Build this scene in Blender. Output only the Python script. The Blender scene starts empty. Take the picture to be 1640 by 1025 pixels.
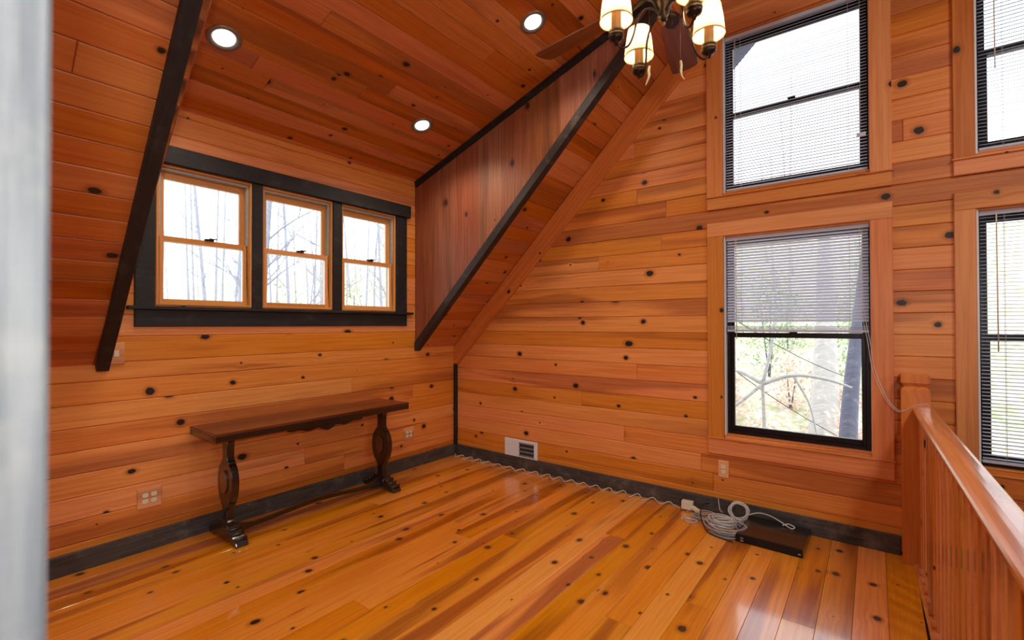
import bpy, bmesh, math, random
from mathutils import Vector, Matrix
random.seed(11)
PI = math.pi
SC = bpy.context.scene
COL = SC.collection

# ------------------------------------------------------------------ camera
CAM = Vector((3.754, -3.868, 1.45))
cd = bpy.data.cameras.new('camera'); cam = bpy.data.objects.new('camera', cd); COL.objects.link(cam)
cd.sensor_width = 36; cd.lens = 36*760.0/1640; cd.clip_start = .02; cd.clip_end = 300
cam.matrix_world = (Matrix.Translation(CAM) @ Matrix.Rotation(math.radians(37.336), 4, 'Z')
                    @ Matrix.Rotation(math.radians(90.591), 4, 'X') @ Matrix.Rotation(math.radians(-.11), 4, 'Z'))
cd.dof.use_dof = True; cd.dof.focus_distance = 4.2; cd.dof.aperture_fstop = 3.2
SC.camera = cam

# ------------------------------------------------------------------ world, lamps, exposure
SC.view_settings.view_transform = 'Standard'; SC.view_settings.look = 'None'
SC.view_settings.gamma = 1; SC.view_settings.exposure = -0.14; SC.view_settings.use_curve_mapping = False
w = bpy.data.worlds.new('sky'); SC.world = w; w.use_nodes = True
nt = w.node_tree; bg = nt.nodes['Background']
g = nt.nodes.new('ShaderNodeTexCoord'); sp = nt.nodes.new('ShaderNodeSeparateXYZ'); cr = nt.nodes.new('ShaderNodeValToRGB')
nt.links.new(g.outputs['Generated'], sp.inputs[0]); nt.links.new(sp.outputs['Z'], cr.inputs[0]); nt.links.new(cr.outputs[0], bg.inputs[0])
cr.color_ramp.elements[0].color = (.93, .97, 1, 1); cr.color_ramp.elements[1].color = (.72, .84, 1, 1)
bg.inputs[1].default_value = 3.5

def lamp(name, kind, loc, power, color, size=.1, target=None, spot=None, portal=None):
    l = bpy.data.lights.new(name, kind); l.energy = power; l.color = color
    o = bpy.data.objects.new(name, l); COL.objects.link(o); o.location = loc
    if kind == 'AREA':
        l.shape = 'DISK'; l.size = size
    elif kind != 'SUN':
        l.shadow_soft_size = size
    if spot: l.spot_size = math.radians(spot); l.spot_blend = .7
    if target is not None:
        o.rotation_euler = (Vector(target)-Vector(loc)).to_track_quat('-Z', 'Y').to_euler()
    if portal:
        l.shape = 'RECTANGLE'; l.size, l.size_y = portal; l.cycles.is_portal = True
    return o
WARM = (1.0, .86, .70)
# the photographer's flash, right of the camera
lamp('flash_lamp', 'AREA', (4.30, -4.02, 1.66), 26, (1, .97, .94), .10, (1.2, -1.6, 1.5))
# fill lights added to brighten the loft, beyond the ridge and behind the camera
for (x, y, z, p) in [(5.3, -1.6, 3.55, 23), (5.3, -3.6, 3.55, 24), (3.2, -5.4, 3.6, 20), (6.6, -3.0, 2.3, 19), (1.6, -4.9, 2.5, 5)]:
    lamp('fill_lamp', 'AREA', (x, y, z), p, (1, .93, .84), .45, (x*.55, y*.8, 0.2))
# cans of the dormer ceiling (the bodies are built further down)
CANS = [(.685, -2.67, 3.162), (.685, -1.11, 3.162), (1.87, -1.147, 3.571), (1.87, -2.70, 3.571)]
for c in CANS:
    lamp('downlight_lamp', 'SPOT', (c[0]+.03, c[1], c[2]-.07), 31, WARM, .05, (c[0]+.35, c[1], 0), spot=150)
# daylight portals in the windows
def portal(c, sx, sy, n):
    o = lamp('window_portal', 'AREA', c, 1, (1, 1, 1), .1, Vector(c)+Vector(n), portal=(sx, sy))
for y in (-2.51, -1.83, -1.146): portal((-.10, y, 2.05), .6, .95, (1, 0, 0))
for x in (3.29, 4.69):
    portal((x, .12, 1.365), .95, 1.55, (0, -1, 0)); portal((x, .12, 3.06), .95, 1.25, (0, -1, 0))

# ------------------------------------------------------------------ node helpers
class NT:
    def __init__(s, name):
        s.m = bpy.data.materials.new(name); s.m.use_nodes = True; s.t = s.m.node_tree; s.n = s.t.nodes
        s.b = s.n['Principled BSDF']
    def new(s, kind, **kw):
        x = s.n.new('ShaderNode'+kind)
        for k, v in kw.items(): setattr(x, k, v)
        return x
    def put(s, sock, v):
        if isinstance(v, bpy.types.NodeSocket): s.t.links.new(v, sock)
        else: sock.default_value = v
    def math(s, op, a, b=0.0, c=None, clamp=False):
        x = s.new('Math', operation=op, use_clamp=clamp); s.put(x.inputs[0], a); s.put(x.inputs[1], b)
        if c is not None: s.put(x.inputs[2], c)
        return x.outputs[0]
    def vm(s, op, a, b=None):
        x = s.new('VectorMath', operation=op); s.put(x.inputs[0], a)
        if b is not None: s.put(x.inputs['Scale'] if op == 'SCALE' else x.inputs[1], b)
        return x.outputs['Value'] if op in ('LENGTH', 'DISTANCE', 'DOT_PRODUCT') else x.outputs[0]
    def sep(s, v):
        x = s.new('SeparateXYZ'); s.put(x.inputs[0], v); return x.outputs
    def comb(s, x, y, z=0.0):
        c = s.new('CombineXYZ'); s.put(c.inputs[0], x); s.put(c.inputs[1], y); s.put(c.inputs[2], z); return c.outputs[0]
    def noise(s, v, scale=1, detail=3, rough=.55, dist=0.0):
        x = s.new('TexNoise'); s.put(x.inputs['Vector'], v); x.inputs['Scale'].default_value = scale
        x.inputs['Detail'].default_value = detail; x.inputs['Roughness'].default_value = rough; x.inputs['Distortion'].default_value = dist
        return x.outputs['Fac']
    def ss(s, v, a, b, lo=0.0, hi=1.0, smooth=True):
        x = s.new('MapRange'); x.interpolation_type = 'SMOOTHSTEP' if smooth else 'LINEAR'
        s.put(x.inputs[0], v); s.put(x.inputs[1], a); s.put(x.inputs[2], b); s.put(x.inputs[3], lo); s.put(x.inputs[4], hi); return x.outputs[0]
    def mix(s, f, a, b, mode='MIX'):
        x = s.new('Mix', data_type='RGBA', blend_type=mode); s.put(x.inputs[0], f); s.put(x.inputs[6], a); s.put(x.inputs[7], b); return x.outputs[2]
    def wn(s, v):
        x = s.new('TexWhiteNoise', noise_dimensions='1D'); s.put(x.inputs['W'], v); return x.outputs['Value']
    def bump(s, h, strength=.3, dist=.002):
        x = s.new('Bump'); s.put(x.inputs['Height'], h); x.inputs['Strength'].default_value = strength; x.inputs['Distance'].default_value = dist
        s.t.links.new(x.outputs[0], s.b.inputs['Normal'])
    def out(s, rough=.5, metal=0, coat=0, coatr=.1, spec=.5):
        b = s.b; s.put(b.inputs['Roughness'], rough); b.inputs['Metallic'].default_value = metal
        b.inputs['Coat Weight'].default_value = coat; b.inputs['Coat Roughness'].default_value = coatr
        b.inputs['Specular IOR Level'].default_value = spec
        return s.m

def srgb(r, g, b):
    f = lambda c: (c/255/12.92) if c <= 10 else ((c/255+.055)/1.055)**2.4
    return (f(r), f(g), f(b), 1)

def pine(name, light, dark, heart, rough=.45, coat=0, coatr=.15, kn=1.0, spec=.4, knot_col=(.012, .007, .005, 1), dens=.42, heartp=.8, kx=1.7, ky=7.37):
    """knotty pine: local x is the grain direction, every plank gets its own cut of the log"""
    s = NT(name)
    oi = s.new('ObjectInfo'); rnd = oi.outputs['Random']
    tc = s.new('TexCoord').outputs['Object']; X, Y, Z = s.sep(tc)
    ox = s.math('MULTIPLY', rnd, 371.3); oy = s.math('MULTIPLY', s.wn(s.math('ADD', rnd, 3.1)), 97.7)
    x = s.math('ADD', X, ox); y = s.math('ADD', s.math('ADD', Y, oy), s.math('MULTIPLY', Z, .8))
    P = s.comb(x, y)
    row = s.math('FLOOR', s.math('MULTIPLY', s.wn(s.math('ADD', rnd, 9.1)), 900)); yv = s.math('ADD', s.math('MULTIPLY', Y, ky), s.math('ADD', row, .5))
    sv = s.comb(s.math('MULTIPLY', x, kx), yv)
    vo = s.new('TexVoronoi', voronoi_dimensions='2D', feature='F1'); s.put(vo.inputs['Vector'], sv); vo.inputs['Scale'].default_value = 1
    vo.inputs['Randomness'].default_value = .72
    px, py, _ = s.sep(vo.outputs['Position']); cr_, cg, cb = s.sep(vo.outputs['Color'])
    dx = s.math('SUBTRACT', x, s.math('DIVIDE', px, kx)); dy = s.math('DIVIDE', s.math('SUBTRACT', yv, py), ky)
    wob = s.noise(P, 45, 1)
    el = s.math('ADD', .62, s.math('MULTIPLY', cb, .38))
    d = s.math('SQRT', s.math('ADD', s.math('POWER', s.math('ABSOLUTE', s.math('MULTIPLY', dx, el)), 2), s.math('POWER', s.math('ABSOLUTE', dy), 2)))
    r = s.ss(cr_, dens, 1.0, .0, .027*kn, smooth=False)
    d2 = s.math('ADD', d, s.math('MULTIPLY', s.math('SUBTRACT', wob, .5), s.math('MULTIPLY', r, .55)))
    has = s.math('GREATER_THAN', r, .0035)
    knot = s.math('MULTIPLY', has, s.ss(d2, s.math('MULTIPLY', r, .78), s.math('MULTIPLY', r, .98), 1, 0))
    halo = s.math('MULTIPLY', has, s.ss(d2, s.math('MULTIPLY', r, .8), s.math('MULTIPLY', r, 2.0), 1, 0))
    # grain flows round the knots
    fall = s.math('MULTIPLY', has, s.ss(d, 0.0, .07, 1, 0))
    gy = s.math('SUBTRACT', y, s.math('MULTIPLY', dy, s.math('MULTIPLY', fall, .75)))
    low = s.noise(s.comb(s.math('MULTIPLY', x, .55), s.math('MULTIPLY', gy, 7)), 1, 2, .5, .4)
    gx = s.math('MULTIPLY', x, 1.6)
    g1 = s.noise(s.comb(gx, s.math('MULTIPLY', gy, 60)), 1, 4, .6, .25)
    g2 = s.noise(s.comb(s.math('MULTIPLY', x, 5), s.math('MULTIPLY', gy, 300)), 1, 2, .6)
    grain = s.math('ADD', s.math('MULTIPLY', g1, .75), s.math('MULTIPLY', g2, .25))
    c = s.mix(s.ss(grain, .32, .72), light, dark)
    hp = s.wn(s.math('ADD', rnd, 7.7))
    hm = s.math('MULTIPLY', s.ss(s.math('ADD', low, s.math('MULTIPLY', s.math('SUBTRACT', hp, .5), .30)), .53, .68), heartp)
    c = s.mix(hm, c, s.mix(s.ss(g1, .3, .7), heart, tuple(v*.6 for v in heart[:3])+(1,)))
    # tone of the single plank
    tv = s.wn(s.math('ADD', rnd, 1.3))
    hs = s.new('HueSaturation'); s.put(hs.inputs['Color'], c)
    s.put(hs.inputs['Hue'], s.ss(s.wn(s.math('ADD', rnd, 5.9)), 0, 1,   .4945, .5055, smooth=False)); s.put(hs.inputs['Saturation'], s.ss(tv, 0, 1, 1.06, .95, smooth=False))
    s.put(hs.inputs['Value'], s.ss(tv, 0, 1, .88, 1.09, smooth=False)); c = hs.outputs[0]
    c = s.mix(s.math('MULTIPLY', halo, .5), c, tuple(v*.42 for v in heart[:3])+(1,))
    c = s.mix(s.math('MULTIPLY', knot, .99), c, knot_col)
    s.put(s.b.inputs['Base Color'], c)
    s.bump(s.math('ADD', s.math('MULTIPLY', grain, .5), s.math('MULTIPLY', knot, -.3)), .12, .0015)
    rr = s.math('ADD', rough, s.math('MULTIPLY', g1, .08))
    return s.out(rr, 0, coat, coatr, spec)

def rough_wood(name, a, b, hi, rough=.6, saw=True, spec=.45):
    """dark stained rough-sawn board, faint saw marks across the grain"""
    s = NT(name); rnd = s.new('ObjectInfo').outputs['Random']
    X, Y, Z = s.sep(s.new('TexCoord').outputs['Object'])
    x = s.math('ADD', X, s.math('MULTIPLY', rnd, 71.3)); y = s.math('ADD', s.math('ADD', Y, Z), s.math('MULTIPLY', rnd, 13.7))
    n1 = s.noise(s.comb(s.math('MULTIPLY', x, 3), s.math('MULTIPLY', y, 55)), 1, 4, .6)
    n2 = s.noise(s.comb(x, y), 7, 4, .65)
    n3 = s.noise(s.comb(s.math('MULTIPLY', x, 150), s.math('MULTIPLY', y, 2)), 1, 1)
    c = s.mix(s.ss(n1, .3, .7), a, b)
    c = s.mix(s.math('MULTIPLY', s.ss(n2, .5, .78), .75), c, hi)
    c = s.mix(s.math('MULTIPLY', n3, .25), c, b)
    s.put(s.b.inputs['Base Color'], c)
    s.bump(s.math('ADD', n1, s.math('MULTIPLY', n3, .5)), .35, .0015)
    return s.out(rough, spec=spec)

def plain(name, col, rough=.5, metal=0, coat=0, var=.08, scale=30, spec=.5, coatr=.1):
    s = NT(name); tc = s.new('TexCoord').outputs['Object']
    n = s.noise(tc, scale, 3)
    d = tuple(max(0, c*(1-var*2)) for c in col[:3])+(1,)
    s.put(s.b.inputs['Base Color'], s.mix(s.ss(n, .3, .7), col, d))
    return s.out(rough, metal, coat, coatr, spec)

def emit(name, col, k):
    s = NT(name); s.b.inputs['Base Color'].default_value = col; s.b.inputs['Emission Color'].default_value = col
    s.b.inputs['Emission Strength'].default_value = k; return s.m

M = {}
M['wall'] = pine('pine_wall', srgb(228, 148, 78), srgb(206, 118, 52), srgb(166, 84, 38), .38, spec=.42, heartp=.6)
M['slope'] = pine('pine_ceiling', srgb(202, 120, 58), srgb(180, 96, 40), srgb(142, 69, 30), .36, kn=.8, spec=.42, heartp=.5)
M['floor'] = pine('pine_floor', srgb(236, 156, 52), srgb(216, 122, 30), srgb(162, 72, 18), .26, coat=.9, coatr=.1, kn=.8, spec=.5, heartp=.75, knot_col=(.02, .009, .005, 1), kx=2.8, dens=.30)
M['trimpine'] = pine('pine_trim', srgb(222, 142, 80), srgb(200, 114, 56), srgb(172, 90, 44), .38, kn=.75, dens=.55, heartp=.35)
M['rail'] = pine('pine_rail', srgb(222, 142, 78), srgb(200, 112, 54), srgb(166, 84, 40), .22, coat=.6, coatr=.12, kn=.8, dens=.5)
M['cheek'] = pine('brown_stained_board', srgb(164, 98, 66), srgb(120, 68, 45), srgb(104, 60, 42), .5, kn=1.35, knot_col=srgb(62, 34, 24), dens=.45, kx=2.2, ky=3.45, heartp=.5)
M['dark'] = rough_wood('charcoal_stained_wood', srgb(32, 29, 32), srgb(16, 15, 17), srgb(66, 63, 68))
M['darkbrown'] = rough_wood('dark_brown_wood', srgb(58, 46, 40), srgb(36, 28, 26), srgb(104, 92, 82))
M['base'] = rough_wood('slate_baseboard', srgb(80, 74, 72), srgb(48, 45, 46), srgb(120, 110, 102), .5)
M['jamb'] = rough_wood('weathered_grey_wood', srgb(134, 140, 144), srgb(92, 99, 106), srgb(164, 166, 160), .6)
M['sash'] = pine('sash_pine', srgb(222, 160, 92), srgb(206, 140, 76), srgb(196, 124, 66), .35, kn=0, dens=.99, heartp=.2)
M['track'] = plain('grey_vinyl', srgb(176, 170, 158), .4)
M['cream'] = plain('cream_plastic', srgb(222, 212, 188), .35, var=.03)
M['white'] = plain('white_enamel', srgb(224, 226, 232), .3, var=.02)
s = NT('blind_slat_white'); n_ = s.n
df = n_.new('ShaderNodeBsdfDiffuse'); tl = n_.new('ShaderNodeBsdfTranslucent'); mx = n_.new('ShaderNodeMixShader'); mx.inputs[0].default_value = .34
df.inputs[0].default_value = srgb(226, 230, 242); tl.inputs[0].default_value = srgb(214, 222, 242); s.t.links.new(df.outputs[0], mx.inputs[1]); s.t.links.new(tl.outputs[0], mx.inputs[2])
s.t.links.new(mx.outputs[0], n_['Material Output'].inputs[0]); M['slat'] = s.m
M['black'] = plain('black_aluminium', srgb(22, 24, 30), .32, .3, var=.1)
M['blackp'] = plain('black_plastic', srgb(20, 19, 20), .25, 0, coat=.3)
M['louvre'] = plain('louvre_grey', srgb(140, 142, 148), .4, .2)
M['grille'] = plain('dark_grille', srgb(70, 72, 78), .45, .3)
M['lacq'] = plain('dark_lacquered_wood', srgb(30, 16, 11), .3, 0, coat=.8, var=.25, scale=14, coatr=.08)
M['lacqtop'] = pine('lacquered_table_top', srgb(112, 58, 34), srgb(84, 40, 24), srgb(70, 32, 20), .25, coat=.7, coatr=.1, kn=0, dens=.99)
M['bronze'] = plain('dark_bronze', srgb(58, 44, 36), .32, .75, var=.2)
M['brass'] = plain('brushed_brass', srgb(150, 122, 84), .35, .8)
M['sleeve'] = plain('candle_sleeve', srgb(176, 128, 84), .5)
M['bone'] = plain('antler_bone', srgb(226, 208, 160), .45, var=.1)
M['blade'] = pine('fan_blade_wood', srgb(122, 62, 38), srgb(94, 44, 28), srgb(76, 36, 26), .35, coat=.3, kn=1.0, dens=.6)
M['steel'] = plain('satin_steel', srgb(150, 152, 150), .35, .8)
M['cable'] = plain('grey_white_cable', srgb(196, 192, 190), .4, var=.05)
M['cable2'] = plain('pale_grey_cable', srgb(160, 160, 166), .4, var=.05)
M['cableb'] = plain('black_cable', srgb(24, 24, 26), .4)
M['bulb'] = emit('can_bulb', (1, .96, .88, 1), 9)
M['candle'] = emit('candle_bulb', (1, .86, .62, 1), 14)
M['slot'] = plain('outlet_slot', srgb(52, 44, 38), .6)
M['plate'] = pine('wooden_cover_plate', srgb(228, 168, 114), srgb(216, 150, 98), srgb(204, 136, 86), .4, kn=0, dens=.99)
M['backing'] = plain('wall_backing', srgb(70, 38, 22), .8)
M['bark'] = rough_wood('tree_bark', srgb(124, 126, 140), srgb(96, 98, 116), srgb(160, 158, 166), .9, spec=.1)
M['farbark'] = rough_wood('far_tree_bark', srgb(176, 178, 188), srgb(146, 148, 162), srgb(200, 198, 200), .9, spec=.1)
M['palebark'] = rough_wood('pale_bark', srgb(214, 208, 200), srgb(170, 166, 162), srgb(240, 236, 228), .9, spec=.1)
M['soffit'] = plain('soffit_grey', srgb(86, 92, 118), .8)

def leafmat(name, a, b):
    s = NT(name); n = s.noise(s.new('TexCoord').outputs['Object'], 2.2, 3)
    s.put(s.b.inputs['Base Color'], s.mix(s.ss(n, .38, .62), a, b)); return s.out(.8, spec=.1)
M['leafgreen'] = leafmat('evergreen_leaf', srgb(140, 164, 122), srgb(186, 198, 160))
M['leaftan'] = leafmat('dry_leaf', srgb(222, 190, 172), srgb(240, 222, 204))
s = NT('leaf_litter'); tc = s.new('TexCoord').outputs['Object']
n1 = s.noise(tc, .6, 5, .7); n2 = s.noise(tc, 5, 4, .7)
c = s.mix(s.ss(n1, .35, .65), srgb(206, 184, 160), srgb(168, 172, 128)); c = s.mix(s.ss(n2, .4, .7), c, srgb(230, 214, 200))
s.put(s.b.inputs['Base Color'], c); M['ground'] = s.out(.95, spec=.1)
# pane: thin clear glass
s = NT('window_glass'); n_ = s.n; tr = n_.new('ShaderNodeBsdfTransparent'); gl = n_.new('ShaderNodeBsdfGlossy'); mx = n_.new('ShaderNodeMixShader'); fr = n_.new('ShaderNodeFresnel')
gl.inputs['Roughness'].default_value = .02; fr.inputs[0].default_value = 1.4
s.t.links.new(fr.outputs[0], mx.inputs[0]); s.t.links.new(tr.outputs[0], mx.inputs[1]); s.t.links.new(gl.outputs[0], mx.inputs[2])
s.t.links.new(mx.outputs[0], n_['Material Output'].inputs[0]); M['glass'] = s.m
# lamp shade: translucent cream fabric
s = NT('shade_fabric'); n_ = s.n; X, Y, Z = s.sep(s.new('TexCoord').outputs['Object'])
ang = s.math('ARCTAN2', Y, X); pl = s.math('SINE', s.math('MULTIPLY', ang, 46))
c = s.mix(s.ss(pl, -1, 1), srgb(246, 226, 176), srgb(232, 202, 140))
df = n_.new('ShaderNodeBsdfDiffuse'); tl = n_.new('ShaderNodeBsdfTranslucent'); mx = n_.new('ShaderNodeMixShader'); mx.inputs[0].default_value = .42
s.put(df.inputs[0], c); s.put(tl.inputs[0], c); s.t.links.new(df.outputs[0], mx.inputs[1]); s.t.links.new(tl.outputs[0], mx.inputs[2])
s.t.links.new(mx.outputs[0], n_['Material Output'].inputs[0]); M['shade'] = s.m

# ------------------------------------------------------------------ object helpers
def link(name, mesh, mat=None, parent=None, mw=None, smooth=False):
    if mat is not None and not mesh.materials: mesh.materials.append(M[mat] if isinstance(mat, str) else mat)
    o = bpy.data.objects.new(name, mesh); COL.objects.link(o)
    if smooth:
        for p in mesh.polygons: p.use_smooth = True
    if parent is not None: o.parent = parent
    if mw is not None: o.matrix_world = mw if parent is None else mw
    if parent is not None and mw is not None:
        o.matrix_basis = parent_world(parent).inverted() @ mw
    return o
WM = {}
def parent_world(p):
    m = p.matrix_basis.copy(); q = p.parent
    while q is not None: m = q.matrix_basis @ m; q = q.parent
    return m
def frommesh(name, vs, fs):
    m = bpy.data.meshes.new(name); m.from_pydata([tuple(v) for v in vs], [], fs); m.update(); return m
def empty(name, loc=(0, 0, 0), rot=None):
    o = bpy.data.objects.new(name, None); COL.objects.link(o); o.location = loc
    if rot is not None: o.rotation_euler = rot
    o.empty_display_size = .1; return o
def tag(o, label, cat, group=None, kind=None):
    o['label'] = label; o['category'] = cat
    if group: o['group'] = group
    if kind: o['kind'] = kind
    return o
def struct(o): o['kind'] = 'structure'; return o

def frame(O, U, V):
    U = Vector(U).normalized(); V = Vector(V).normalized(); N = U.cross(V)
    m = Matrix((U, V, N)).transposed().to_4x4(); m.translation = Vector(O); return m
# planes of the room; u = grain, v = across, n = into the room
KS, KZ = .978, 1.211          # main roof slope
DS, DZ = .3447, 2.926         # dormer ceiling
sl = math.hypot(1, KS); dl = math.hypot(1, DS)
FL = frame((0, 0, 0), (0, 1, 0), (0, 0, 1))                 # left wall: u=y v=z
FG = frame((0, 0, 0), (1, 0, 0), (0, 0, 1))                 # gable: u=x v=z
FS = frame((0, 0, KZ), (0, 1, 0), (1, 0, KS))               # slope: u=y v=x*sl
FD = frame((0, 0, DZ), (0, 1, 0), (1, 0, DS))               # dormer ceiling: u=y v=x*dl
FC = frame((0, -.585, 0), (0, 0, 1), (-1, 0, 0))            # right cheek: u=z v=-x
FC2 = frame((0, -3.075, 0), (0, 0, 1), (1, 0, 0))           # left cheek: u=z v=x
FF = frame((0, 0, 0), (0, 1, 0), (-1, 0, 0))                # floor: u=y v=-x

def clip(poly, a, b, c):      # keep a*u+b*v<=c
    out = []
    for i in range(len(poly)):
        p, q = poly[i], poly[(i+1) % len(poly)]
        dp = a*p[0]+b*p[1]-c; dq = a*q[0]+b*q[1]-c
        if dp <= 0: out.append(p)
        if (dp < 0 < dq) or (dq < 0 < dp):
            t = dp/(dp-dq); out.append((p[0]+t*(q[0]-p[0]), p[1]+t*(q[1]-p[1])))
    return out
def area(p): return abs(sum(p[i][0]*p[(i+1) % len(p)][1]-p[(i+1) % len(p)][0]*p[i][1] for i in range(len(p))))/2 if len(p) > 2 else 0
def rect(u0, u1, v0, v1): return [(u0, v0), (u1, v0), (u1, v1), (u0, v1)]
def subtract(polys, r):
    u0, u1, v0, v1 = r; out = []
    for p in polys:
        if len(p) < 3: continue
        us = [q[0] for q in p]; vs = [q[1] for q in p]
        if max(us) <= u0+1e-6 or min(us) >= u1-1e-6 or max(vs) <= v0+1e-6 or min(vs) >= v1-1e-6: out.append(p); continue
        out.append(clip(p, 1, 0, u0)); out.append(clip(p, -1, 0, -u1))
        m = clip(clip(p, -1, 0, -u0), 1, 0, u1)
        out.append(clip(m, 0, 1, v0)); out.append(clip(m, 0, -1, -v1))
    return [q for q in out if area(q) > 4e-4]
def dedupe(p):
    o = []
    for q in p:
        if not o or math.hypot(q[0]-o[-1][0], q[1]-o[-1][1]) > 1e-4: o.append(q)
    if len(o) > 1 and math.hypot(o[0][0]-o[-1][0], o[0][1]-o[-1][1]) < 1e-4: o.pop()
    return o
def inset(p, d):
    n = len(p); out = []
    s = sum(p[i][0]*p[(i+1) % n][1]-p[(i+1) % n][0]*p[i][1] for i in range(n)); sg = 1 if s > 0 else -1
    for i in range(n):
        a, b, c = p[i-1], p[i], p[(i+1) % n]
        def nrm(p0, p1):
            ex, ey = p1[0]-p0[0], p1[1]-p0[1]; l = math.hypot(ex, ey) or 1; return (-ey/l*sg, ex/l*sg)
        n1, n2 = nrm(a, b), nrm(b, c); k = 1+n1[0]*n2[0]+n1[1]*n2[1]
        k = max(k, .3); out.append((b[0]+(n1[0]+n2[0])*d/k, b[1]+(n1[1]+n2[1])*d/k))
    return out
def prism(name, poly, F, mat, parent, t=.016, bev=.0035, n0=0.0, center=True):
    """board from a 2D polygon: back at n0-t, face at n0, chamfered edge"""
    poly = dedupe(poly)
    if len(poly) < 3 or area(poly) < 4e-4: return None
    if sum(poly[i][0]*poly[(i+1) % len(poly)][1]-poly[(i+1) % len(poly)][0]*poly[i][1] for i in range(len(poly))) < 0: poly = poly[::-1]
    cu = sum(q[0] for q in poly)/len(poly); cv = sum(q[1] for q in poly)/len(poly)
    P = [(q[0]-cu, q[1]-cv) for q in poly]; n = len(P); I = inset(P, bev) if bev else P
    vs = [(x, y, -t) for x, y in P]+[(x, y, -bev) for x, y in P]+([(x, y, 0) for x, y in I] if bev else [])
    L = 3 if bev else 2
    fs = [tuple(reversed(range(n)))]+[tuple((L-1)*n+i for i in range(n))]
    for k in range(L-1):
        for i in range(n): j = (i+1) % n; fs.append((k*n+i, k*n+j, (k+1)*n+j, (k+1)*n+i))
    m = frommesh(name, vs, fs)
    return link(name, m, mat, parent, F @ Matrix.Translation((cu, cv, n0)))
def board(name, F, u0, u1, v0, v1, n0, n1, mat, parent=None, bev=.003):
    return prism(name, rect(u0, u1, v0, v1), F, mat, parent, n1-n0, bev, n1)
def multi(name, polys, F, mat, parent, t, n0):      # backing slab of several pieces, one mesh
    vs = []; fs = []
    for p in polys:
        p = dedupe(p); n = len(p)
        if n < 3: continue
        if sum(p[i][0]*p[(i+1) % n][1]-p[(i+1) % n][0]*p[i][1] for i in range(n)) < 0: p = p[::-1]
        b = len(vs); vs += [(x, y, n0-t) for x, y in p]+[(x, y, n0) for x, y in p]
        fs += [tuple(b+i for i in reversed(range(n))), tuple(b+n+i for i in range(n))]
        for i in range(n): j = (i+1) % n; fs.append((b+i, b+j, b+n+j, b+n+i))
    return link(name, frommesh(name, vs, fs), mat, parent, F)
def planks(parent, F, u0, u1, vlines, mat, clips=(), holes=(), lens=(1.6, 3.8), t=.016, bev=.0045, name='plank', n0=0.0, stag=True):
    for v0, v1 in zip(vlines[:-1], vlines[1:]):
        u = u0-random.uniform(0, lens[0]) if stag else u0
        while u < u1-1e-4:
            l = random.uniform(*lens); a, b = max(u, u0), min(u+l, u1)
            if u1-b < .35: b = u1
            u += l
            if b <= a+.05: continue
            ps = [rect(a, b, v0, v1)]
            for c in clips: ps = [clip(p, *c) for p in ps]
            for h in holes: ps = subtract(ps, h)
            for p in ps:
                p = dedupe(p)
                if len(p) > 2 and area(p) > 4e-4: prism(name, inset(p, .0007), F, mat, parent, t, bev, n0)
            if b >= u1: break

def tube_mesh(name, pts, r, seg=8, closed=False, cap=True):
    pts = [Vector(p) for p in pts]; n = len(pts); R = r if isinstance(r, (list, tuple)) else [r]*n
    vs = []; fs = []; prev = None
    for i, p in enumerate(pts):
        a = pts[(i-1) % n] if (closed or i) else p; b = pts[(i+1) % n] if (closed or i < n-1) else p
        d = (b-a).normalized() if (b-a).length > 1e-9 else Vector((0, 0, 1))
        if prev is None:
            x = d.orthogonal().normalized()
        else:
            x = prev-d*prev.dot(d); x = x.normalized() if x.length > 1e-6 else d.orthogonal().normalized()
        prev = x; y = d.cross(x)
        for k in range(seg):
            a_ = 2*PI*k/seg; vs.append(p+x*math.cos(a_)*R[i]+y*math.sin(a_)*R[i])
    for i in range(n if closed else n-1):
        j = (i+1) % n
        for k in range(seg): l = (k+1) % seg; fs.append((i*seg+k, i*seg+l, j*seg+l, j*seg+k))
    if cap and not closed:
        fs.append(tuple(reversed(range(seg)))); fs.append(tuple((n-1)*seg+k for k in range(seg)))
    return frommesh(name, vs, fs)
def tube(name, pts, r, mat, parent=None, seg=8, closed=False):
    p0 = Vector(pts[0]) if parent is None else Vector((0, 0, 0))
    m = tube_mesh(name, [Vector(p)-p0 for p in pts], r, seg, closed)
    return link(name, m, mat, parent, Matrix.Translation(p0), True)
def spline(pts, n=8):
    P = [Vector(p) for p in pts]; out = []
    for i in range(len(P)-1):
        a = P[i-1] if i else P[0]*2-P[1]; b, c = P[i], P[i+1]; d = P[i+2] if i+2 < len(P) else c*2-b
        for k in range(n):
            t = k/n; out.append(.5*((2*b)+(c-a)*t+(2*a-5*b+4*c-d)*t*t+(3*b-a-3*c+d)*t**3))
    out.append(P[-1]); return out
def lathe(name, prof, mat, parent=None, loc=(0, 0, 0), seg=24, smooth=True, closed_top=False):
    vs = []; fs = []
    for r, z in prof:
        for k in range(seg): a = 2*PI*k/seg; vs.append((r*math.cos(a), r*math.sin(a), z))
    for i in range(len(prof)-1):
        for k in range(seg): l = (k+1) % seg; fs.append((i*seg+k, i*seg+l, (i+1)*seg+l, (i+1)*seg+k))
    return link(name, frommesh(name, vs, fs), mat, parent, Matrix.Translation(loc), smooth)
def catmull2(pts, n=5):
    return [(v.x, v.y) for v in spline([(a, b, 0) for a, b in pts], n)]
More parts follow.
